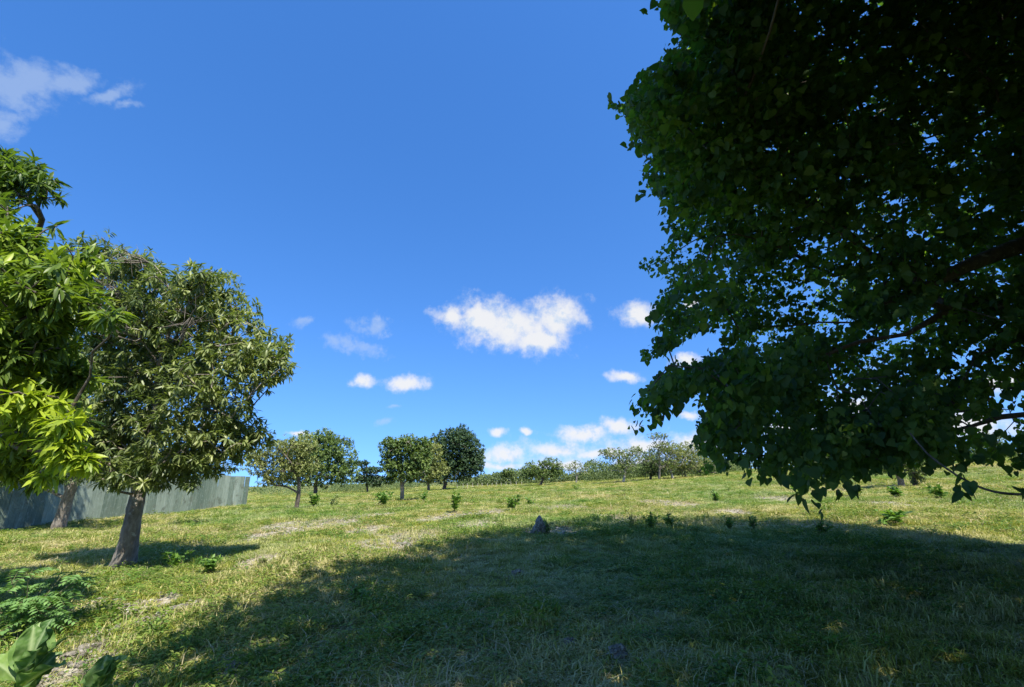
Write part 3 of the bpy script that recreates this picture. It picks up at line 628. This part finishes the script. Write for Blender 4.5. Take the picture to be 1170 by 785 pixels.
far_tree('grove_tree', 'dark-leaved tree with close twin stems in the far grove', 743, 104, [(742, 523, 14.0, 8.8), (738, 536, 13.0, 8.8), (752, 536, 10.8, 8.8)], 1035, 8, 0.240, M_mid, M_barkd, (744, 530), .26, 'far grove beside the dark crown', r_tip=.02)
far_tree('grove_tree', 'tree on a pale trunk leaning left in the far grove', 769, 100, [(765, 513, 15.1, 8.8), (775, 523, 15.1, 9.9), (762, 533, 13.0, 8.8)], 1183, 8, 0.240, M_olive, M_barkp, (763, 528), .26, 'far grove beside the dark crown', r_tip=.02)
far_tree('grove_tree', 'light green bushy tree toward the right of the far grove', 783, 102, [(785, 515, 17.3, 9.9), (790, 528, 17.3, 11.0), (778, 536, 13.0, 7.7)], 1380, 8, 0.240, M_olive, M_bark, (783, 530), .26, 'far grove beside the dark crown', r_tip=.02)
far_tree('grove_tree', 'rounded green tree half hidden by the overhanging dark crown', 806, 106, [(806, 523, 17.3, 9.9), (812, 535, 17.3, 9.9), (800, 539, 13.0, 6.6)], 1380, 8, 0.240, M_mid, M_bark, (806, 532), .26, 'far grove beside the dark crown', r_tip=.02)
far_tree('field_tree', 'short grey-trunked tree under the dark crown, trunk visible below the leaves', 1030, 35, [(1022, 526, 23.8, 16.5), (1045, 521, 23.8, 16.5), (1000, 531, 16.2, 11.0)], 1035, 9, 0.138, M_mid, M_bark, (1022, 535), .22, 'trees beyond the shade tree')
far_tree('field_tree', 'ivy-clad thin tree immediately right of the short grey-trunked tree', 1046, 35.5, [(1046, 541, 6.5, 15.4), (1050, 516, 21.6, 13.2)], 739, 9, 0.120, M_olive, M_barkd, (1043, 530), .14, 'trees beyond the shade tree')
far_tree('field_tree', 'stubby dark trunk seen through the hanging leaves, left of the grey-trunked tree', 963, 48, [(963, 521, 32.4, 17.6), (940, 531, 15.1, 8.8)], 1035, 9, 0.184, M_mid, M_barkd, (962, 535), .3, 'trees beyond the shade tree')
far_tree('field_tree', 'feathery tree glimpsed through gaps in the dark crown near the right edge', 1128, 60, [(1126, 504, 19.4, 9.9), (1140, 519, 21.6, 11.0), (1112, 521, 16.2, 8.8)], 1035, 8, 0.202, M_feather, M_bark, (1127, 520), .2, 'trees beyond the shade tree')

# far woodland line: too dense to count
la = Acc()
def wood(px0, px1, Y, htop, hvar, n, L, seed):
    px = rng.uniform(px0, px1, n); YY = Y + rng.uniform(-8, 8, n)
    x = (px - CX) / F * (YY * math.cos(PITCH)) ; top = htop * (1 - hvar + 2 * hvar * (.6 * vnoise(x, x * 0, .09, seed) + .4 * vnoise(x, x * 0, .33, seed + 1)))
    zc = H(x, YY) + top * rng.random(n) ** .8
    V, Fa, R = place(OV, np.column_stack([x, YY, zc]), rvec(n), L * rng.uniform(.6, 1.3, n), rvec(n), np.clip(.3 * rng.random(n) + .5 * vnoise(x, zc, .25, seed + 2), 0, 1)); la.add(V, Fa, R)
wood(-200, 600, 190, 2.9, .85, 12000, .7, 61); wood(520, 850, 185, 3.8, 1.0, 22000, .75, 63); wood(665, 850, 135, 3.7, .9, 18000, .5, 65); wood(820, 1400, 150, 4.0, .6, 14000, .6, 67); wood(375, 470, 130, 2.8, .7, 6000, .34, 69)
wood(290, 420, 128, 1.3, .9, 2600, .3, 71)
o = la.build('distant_woodland', M_wood); tag(o, 'low line of far woodland along the horizon', 'woodland', None, 'stuff')

# ------------------------------------------------------------------ corrugated metal fence
m, t = mat('galvanised_sheet')
tc = t.node('ShaderNodeTexCoord').outputs['Object']; at = t.node('ShaderNodeAttribute', attribute_name='rnd').outputs['Fac']
pos = t.node('ShaderNodeNewGeometry').outputs['Position']
st = t.noise(t.vec('MULTIPLY', pos, (6, 6, .5)), 1.5, 5, .65); bl = t.noise(pos, 1.2, 5, .65)
col = t.ramp(t.math('ADD', t.math('MULTIPLY', st, .6), t.math('MULTIPLY', at, .4)), [(.3, (.085, .12, .085)), (.5, (.145, .185, .135)), (.72, (.24, .285, .22))])  # sheet tones kept dark, canopy shade put into the colour
col = t.mix(t.smooth(bl, .52, .66), col, (.11, .13, .09)); col = t.mix(t.math('MULTIPLY', t.smooth(st, .6, .75), .5), col, (.40, .46, .42))
ru = t.smooth(t.noise(t.vec('MULTIPLY', pos, (2, 2, .8)), 2.2, 6, .7), .62, .72); col = t.mix(t.math('MULTIPLY', ru, .6), col, (.15, .10, .06)); col = t.mix(t.math('MULTIPLY', t.smooth(t.noise(pos, 5, 4, .6), .5, .8), .5), col, (.30, .36, .30))
b = t.node('ShaderNodeBsdfPrincipled'); t.put(b.inputs['Base Color'], col); b.inputs['Metallic'].default_value = .2; b.inputs['Roughness'].default_value = .55
o = t.node('ShaderNodeOutputMaterial'); t.l.new(b.outputs[0], o.inputs[0]); M_sheet = m
A0 = ground(0, 607); B0 = ground(281, 578)
d = B0 - A0; d[2] = 0; L = np.linalg.norm(d); d /= L
A1 = A0 - d * 11; nsh = int((L + 11) / .98); nv = np.array([d[1], -d[0], 0])
root = empty('metal_fence', A1, 'tall weathered corrugated metal sheet fence along the left edge of the field', 'fence')
print('fence', A0, B0, nsh)
for k in range(nsh):
    p0 = A1 + d * (L + 11) * k / nsh; w = (L + 11) / nsh + .05; xs = np.linspace(0, w, 73); off = .011 * np.sin(xs / .076 * 2 * PI) + .012 * (k % 2)
    hgt = 2.85 + rng.normal(0, .025); tl = rng.normal(0, .012); out = rng.normal(0, .012)
    V = []; rows = 5
    for rI in range(rows):
        s = rI / (rows - 1)
        base = p0[None] + np.outer(xs, d) + np.outer(off + out * s + .01 * math.sin(3 * s + k), nv) + d * tl * s
        zb = H(p0[0] + d[0] * .5, p0[1] + d[1] * .5) - .03
        base[:, 2] = zb + hgt * s; V.append(base)
    V = np.concatenate(V); nx = len(xs); Fq = []
    for rI in range(rows - 1):
        a = rI * nx + np.arange(nx - 1); Fq.append(np.stack([a, a + 1, a + nx + 1, a + nx], 1))
    mesh_tris('sheet', V - A1, np.concatenate(Fq), M_sheet, root, {'rnd': np.full(len(V), rng.random())}, sides=4, smooth=True)
for k in range(0, nsh + 1, 3):
    acc = Acc(); p0 = A1 + d * (L + 11) * k / nsh - nv * .09; zb = H(p0[0], p0[1]); tube(acc, [[p0[0], p0[1], zb - .1], [p0[0], p0[1], zb + 1.1], [p0[0] + .01, p0[1], zb + 2.8]], [.05, .047, .045], 8, .05)
    acc.build('post', M_barkp, root, off=A1)
for hz in (.5, 1.5, 2.5):
    acc = Acc(); a = A1 - nv * .045; e = a + d * (L + 11); s_ = .02
    pts = np.array([a, (a + e) / 2, e]); pts[:, 2] = H(pts[:, 0], pts[:, 1]) + hz; tube(acc, pts, [.028] * 3, 4); acc.build('rail', M_barkp, root, off=A1)

# far post line
gp = []
for k in range(14):
    g = ground_at(523 + k * 5.6 + rng.uniform(-.8, .8), 118 + k * .8); acc = Acc(); h = rng.uniform(.9, 1.2)
    tube(acc, [[0, 0, -.1], [rng.normal(0, .03), 0, h * .5], [rng.normal(0, .06), 0, h]], [.06, .055, .05], 6, .05)
    o = acc.build('fence_post', M_barkp); o.location = tuple(g); tag(o, 'small pale wooden post of the far pasture boundary beside the dark round tree', 'post', 'posts of the far pasture boundary')

# ------------------------------------------------------------------ rocks
m, t = mat('limestone'); pos = t.node('ShaderNodeNewGeometry').outputs['Position']
nn = t.noise(pos, 12, 7, .7); col = t.ramp(nn, [(.36, (.07, .062, .045)), (.5, (.19, .17, .13)), (.68, (.44, .41, .34))])
b = t.node('ShaderNodeBsdfPrincipled'); t.put(b.inputs['Base Color'], col); b.inputs['Roughness'].default_value = .95
bp = t.node('ShaderNodeBump'); bp.inputs['Strength'].default_value = .9; bp.inputs['Distance'].default_value = .04; t.put(bp.inputs['Height'], nn); t.l.new(bp.outputs[0], b.inputs['Normal'])
o = t.node('ShaderNodeOutputMaterial'); t.l.new(b.outputs[0], o.inputs[0]); M_rock = m
import bmesh
def rock(px, py, rx, ry, rz, label, sub=4):
    g = ground(px, py); bm = bmesh.new(); bmesh.ops.create_icosphere(bm, subdivisions=sub, radius=1); s = rng.uniform(0, 50)
    from mathutils import noise as mn
    for v in bm.verts:
        c = v.co.copy(); k = 1 + .55 * mn.noise(c * 1.2 + Vector((s, 0, 0))) + .28 * mn.noise(c * 2.9 + Vector((0, s, 0))) + .12 * mn.noise(c * 7 + Vector((0, 0, s)))
        c *= k; v.co = Vector((c.x * rx, c.y * ry, c.z * rz))
    me = bpy.data.meshes.new('rock'); bm.to_mesh(me); bm.free(); me.materials.append(M_rock)
    for pg in me.polygons: pg.use_smooth = False
    o = bpy.data.objects.new('rock', me); C.objects.link(o); o.location = (g[0], g[1], g[2] + rz * .3); o.rotation_euler.z = rng.uniform(0, 6); tag(o, label, 'rock'); return o
rock(617, 611, .30, .26, .34, 'pointed grey rock at the far edge of the big shadow')
rock(95, 748, .22, .14, .06, 'flat pale stone in the bare patch behind the broad-leaved plants')
rock(85, 716, .09, .07, .05, 'small pale stone in sunlit straw right of the feathery bush')
rock(207, 697, .16, .10, .05, 'pale flat stone touching the left rim of the big shadow')
rock(130, 722, .09, .07, .04, 'little whitish stone between the bare patch and the shadow rim')
rock(183, 680, .06, .05, .04, 'smallest white stone, highest up the sunny slope by the shadow')
rock(386, 612, .14, .10, .07, 'pale stone at the right end of the first bare patch in the sun')
rock(462, 623, .3, .16, .06, 'broad low stone in the bare patch just above the shadow edge')
rock(270, 768, .28, .14, .05, 'half-buried dull stone inside the shadow at lower left')
rock(592, 657, .10, .08, .07, 'small grey stone alone in the middle of the shaded grass')
rock(705, 748, .10, .08, .06, 'brownish knob of stone in the shaded grass at bottom centre')
rock(652, 737, .06, .05, .05, 'tiny pale stone left of the brownish knob in shaded grass')
# loose limestone rubble in the bare patches
la = Acc(); ov = []
bm = bmesh.new(); bmesh.ops.create_icosphere(bm, subdivisions=1, radius=1); bm.verts.ensure_lookup_table(); iv = np.array([v.co[:] for v in bm.verts]); ifc = np.array([[v.index for v in f.verts] for f in bm.faces]); bm.free()
x = []; 
for bx, by, rx, ry in BARE:
    n = int(40 + 25 * rx * ry); a = rng.uniform(0, 2 * PI, n); rr = np.sqrt(rng.random(n)) * .85; x.append(np.column_stack([bx + np.cos(a) * rr * rx, by + np.sin(a) * rr * ry]))
x = np.concatenate(x); x = x[bare(x[:, 0], x[:, 1]) > .25]
for k in range(len(x)):
    s = rng.uniform(.012, .045) * (1 + .03 * x[k, 1]); v = iv * rng.uniform(.6, 1.3, (len(iv), 1)) * np.array([s, s * .8, s * .55]); la.add(v + [x[k, 0], x[k, 1], H(x[k, 0], x[k, 1]) + .01], ifc)
o = la.build('limestone_rubble', M_rock); tag(o, 'loose pale limestone rubble in the bare patches', 'rubble', None, 'stuff')

# ------------------------------------------------------------------ plants
M_stem, ts = mat('stem'); bs = ts.node('ShaderNodeBsdfPrincipled'); pos = ts.node('ShaderNodeNewGeometry').outputs['Position']
ts.put(bs.inputs['Base Color'], ts.ramp(ts.noise(pos, 8, 3), [(.3, (.06, .07, .03)), (.7, (.16, .15, .07))])); bs.inputs['Roughness'].default_value = .8
o = ts.node('ShaderNodeOutputMaterial'); ts.l.new(bs.outputs[0], o.inputs[0])
def broad_leaf_mat():
    m, t = mat('broad_leaf'); at = t.node('ShaderNodeAttribute', attribute_name='rnd').outputs['Fac']; vein = t.node('ShaderNodeAttribute', attribute_name='vein').outputs['Fac']
    pos = t.node('ShaderNodeNewGeometry').outputs['Position']; nn = t.noise(pos, 25, 4, .6)
    col = t.ramp(t.math('ADD', t.math('MULTIPLY', nn, .6), t.math('MULTIPLY', at, .4)), [(.3, (.06, .13, .03)), (.5, (.11, .20, .045)), (.75, (.19, .29, .07))])
    col = t.mix(t.math('MULTIPLY', vein, .8), col, (.36, .44, .22))
    b = t.node('ShaderNodeBsdfPrincipled'); t.put(b.inputs['Base Color'], col); b.inputs['Roughness'].default_value = .62; b.inputs['Specular IOR Level'].default_value = .2
    tr = t.node('ShaderNodeBsdfTranslucent'); t.put(tr.inputs[0], t.mix(1.0, col, (1.2, 1.3, .5), 'MULTIPLY'))
    x = t.node('ShaderNodeMixShader'); x.inputs[0].default_value = .3; t.l.new(b.outputs[0], x.inputs[1]); t.l.new(tr.outputs[0], x.inputs[2])
    o = t.node('ShaderNodeOutputMaterial'); t.l.new(x.outputs[0], o.inputs[0]); return m
M_broad = broad_leaf_mat()
def broad_plant(base, h, spec, label):
    """large wavy-edged leaves on a short stem; spec: (azimuth deg, elevation deg, length, height on the stem)"""
    root = empty('broad_leaved_plant', base, label, 'plant', 'broad-leaved plants at the bottom left'); acc = Acc()
    tube(acc, [[0, 0, -.05], [.01, 0, h * .5], [.0, .01, h]], [.016, .013, .009], 7); acc.build('stem', M_stem, root)
    for az, el, Ln, hs_ in spec:
        a = math.radians(az); e = math.radians(el); D = np.array([math.sin(a) * math.cos(e), math.cos(a) * math.cos(e), math.sin(e)]); B = nrm(np.cross(D, [0, 0, 1.0])); Nn = np.cross(B, D)
        ns, nw = 18, 9; s = np.linspace(0, 1, ns); w = .30 * Ln * np.sin(PI * np.clip(s, 0, 1) ** .8) ** .75 * (1 - .25 * s) + .004; V = []; ve = []
        tw = rng.normal(0, .25); ph = rng.uniform(0, 6)
        for i_ in range(ns):
            cen = D * Ln * s[i_] + np.array([0, 0, 1]) * (-.22 * Ln * s[i_] ** 2.2)
            for j_ in range(nw):
                u = (j_ / (nw - 1) - .5) * 2; z = .30 * abs(u) * w[i_] + .022 * math.sin(s[i_] * 16 + ph + u) * u * u + tw * u * w[i_] * .3
                V.append(cen + B * u * w[i_] + Nn * z); lat = abs(((s[i_] * 7 - abs(u) * .8) % 1) - .5) * 2
                ve.append(max(1.0 if j_ == 4 else 0, .55 * max(0, (lat - .7) / .3)))
        V = np.array(V) + [0, 0, h * hs_]; Fq = [(i_ * nw + j_, i_ * nw + j_ + 1, (i_ + 1) * nw + j_ + 1, (i_ + 1) * nw + j_) for i_ in range(ns - 1) for j_ in range(nw - 1)]
        o = mesh_tris('leaf', V, Fq, M_broad, root, {'rnd': np.full(len(V), rng.random()), 'vein': ve}, sides=4, smooth=True)
    return root
def under(px, py, z):
    p = P(px, py, z); return np.array([p[0], p[1], H(p[0], p[1])])
g = under(22, 800, 3.3)
broad_plant(g, .40, [(-40, 66, .44, .9), (20, 78, .40, 1.0), (60, 60, .38, .8), (95, 38, .38, .7), (150, 30, .34, .6), (-100, 45, .42, .7), (5, 50, .36, .6), (200, 25, .36, .5), (60, 15, .3, .4), (-60, 78, .36, 1.0), (120, 60, .3, .9)], 'larger broad-leaved wavy plant cut off by the left edge at the bottom')
g = under(106, 815, 3.3)
broad_plant(g, .26, [(90, 74, .26, .9), (-50, 66, .26, .8), (-25, 78, .30, .8), (60, 60, .30, .9), (20, 66, .26, .9), (-70, 45, .25, .7), (120, 30, .24, .6), (190, 25, .24, .5)], 'smaller broad-leaved plant with upright pointed leaves, right of the larger one')
# bush with feather-like compound leaves
def pinnate_bush(base, nst, h, rad, label):
    root = empty('pinnate_bush', base, label, 'bush'); acc = Acc(); la = Acc(); tm = T_oval(.2)
    for k in range(nst):
        a = rng.uniform(0, 2 * PI); rr = rad * rng.uniform(.15, .75); tip = np.array([math.cos(a) * rr, math.sin(a) * rr, h * rng.uniform(.35, 1)])
        mid = tip * .5 + [0, 0, .12]; tube(acc, [[0, 0, -.03], mid, tip], [.008, .006, .004], 5)
        for q_ in range(rng.integers(5, 8)):
            s = rng.uniform(.45, 1); st = tip * s; az = rng.uniform(0, 2 * PI); D = np.array([math.cos(az), math.sin(az), rng.uniform(.05, .5)]); Lr = rng.uniform(.22, .36)
            e1 = st + D * Lr * .5 + [0, 0, .02]; e2 = st + D * Lr + [0, 0, -.06]; tube(acc, [st, e1, e2], [.003, .002, .0015], 4)
            nl = 9; ss = np.repeat(np.linspace(.15, 1, nl), 2); pos = st + np.outer(ss, D * Lr) + np.outer(.04 * np.sin(ss * PI) - .06 * ss ** 2, [0, 0, 1]); side = np.tile([1, -1], nl)[:, None] * nrm(np.cross(D, [0, 0, 1.0]))
            A = side + D * .35 + [0, 0, -.25]; V, Fa, R = place(tm, pos, A, .085 * rng.uniform(.8, 1.2, nl * 2), np.array([0, 0, 1.0]) + rng.normal(0, .2, (nl * 2, 3)), np.clip(rng.normal(.5, .15, nl * 2), 0, 1)); la.add(V, Fa, R)
    acc.build('stem', M_stem, root); la.build('foliage', M_fern, root)
g = ground(22, 738)
pinnate_bush(g, 16, .85, .62, 'feathery compound-leaved green bush at the left edge above the broad-leaved plants')
# field weeds and saplings
def weed(px, py, hpx, wpx, label, mt=M_weed, L=.09, n=60, name='weed_plant', tm=None, base=None):
    hpx *= 1.25; wpx *= 1.15; n = int(n * 1.5)
    g = ground(px, py) if base is None else base; z = depth(g); h = hpx * z / F; w = wpx * z / F / 2; root = empty(name, g, label, 'plant', 'leafy weeds standing in the pasture'); acc = Acc(); la = Acc(); ns = 7; tips = []
    for k in range(ns):
        a = rng.uniform(0, 2 * PI); rr = w * rng.uniform(.1, 1); tip = np.array([math.cos(a) * rr, math.sin(a) * rr, h * rng.uniform(.55, 1)]); tube(acc, [[0, 0, -.03], tip * .5 + [0, 0, h * .08], tip], [.012, .008, .004], 4); tips.append(tip)
    tips = np.array(tips); k = rng.integers(0, ns, n); s = rng.uniform(.25, 1, (n, 1)); pos = tips[k] * s + rng.normal(0, .05, (n, 3)) * w
    A = rvec(n); A[:, 2] = np.abs(A[:, 2]) * .6 - .05; V, Fa, R = place(tm or T_oval(.27), pos, A, L * rng.uniform(.6, 1.3, n), np.array([0, 0, 1.]) + rng.normal(0, .4, (n, 3)), rng.random(n)); la.add(V, Fa, R)
    acc.build('stem', M_stem, root); la.build('foliage', mt, root); return root
weed(357, 581, 15, 18, 'bright round weed bush just right of the olive-leaved tree trunk', L=.28, n=160)
weed(378, 580, 11, 18, 'paler straggly weed right of the bright round weed bush', M_feather, .22, 90)
weed(438, 578, 12, 34, 'wide low green shrub left of the slim straight trunk', L=.28, n=220)
weed(484, 574, 10, 14, 'small weed in the grass right of the slim straight trunk', L=.25, n=80)
weed(519, 586, 18, 14, 'upright leafy weed alone below the dark round tree', L=.2, n=130)
weed(586, 584, 14, 18, 'lime-green weed tuft left of the pointed rock', L=.22, n=120)
weed(606, 578, 8, 14, 'bluish-green low weed beyond the lime-green tuft', L=.2, n=60)
weed(659, 561, 7, 8, 'tiny weed below the sparse half-bare tree', L=.25, n=50)
weed(626, 612, 14, 12, 'dark weed touching the right side of the pointed rock', M_mid, .1, 80)
weed(745, 606, 15, 16, 'tall stemmy weed breaking the shadow edge, left of centre right', M_weed, .1, 130)
weed(722, 603, 15, 18, 'dead-looking twiggy weed at the shadow edge', M_olive, .08, 40)
weed(767, 604, 14, 12, 'short dark weed at the shadow edge right of the tall stemmy weed', M_weed, .12, 70)
weed(833, 606, 13, 20, 'leafy dark weed where the shadow reaches farthest', M_weed, .1, 100)
weed(862, 606, 14, 14, 'low dark weed right of the leafy one at the shadow rim', M_weed, .1, 70)
weed(940, 612, 14, 20, 'spreading weed on the right part of the shadow rim', M_weed, .1, 90)
weed(1022, 600, 13, 30, 'broad-bladed bright plant in the sunny grass at right', L=.26, n=60, tm=T_lance(.2))
weed(818, 575, 12, 10, 'small upright weed in sun beyond the shadow tip', L=.2, n=80)
weed(914, 567, 9, 14, 'round weed under the hanging leaves', L=.25, n=70)
weed(1025, 569, 10, 20, 'bushy weed at the foot of the short grey-trunked tree', L=.25, n=110)
weed(1075, 571, 11, 14, 'weed in bright grass under the hanging twig', L=.22, n=80)
weed(980, 567, 12, 18, 'dark clump at the foot of the stubby dark trunk', M_mid, .25, 110)
weed(200, 650, 16, 28, 'fresh green weed clump right of the leaning mango trunk', L=.10, n=150)
weed(240, 655, 14, 26, 'bright spreading weed farther right of the leaning mango trunk', L=.10, n=140)
weed(177, 728, 14, 28, 'small bright weed between the bare patch and the shadow rim', L=.06, n=90)
weed(410, 690, 16, 40, 'leafy weed in deep shade left of centre', L=.07, n=120)
weed(300, 650, 10, 26, 'tufted weed at the sunny side of the shadow rim', M_olive, .07, 90)
print('done')
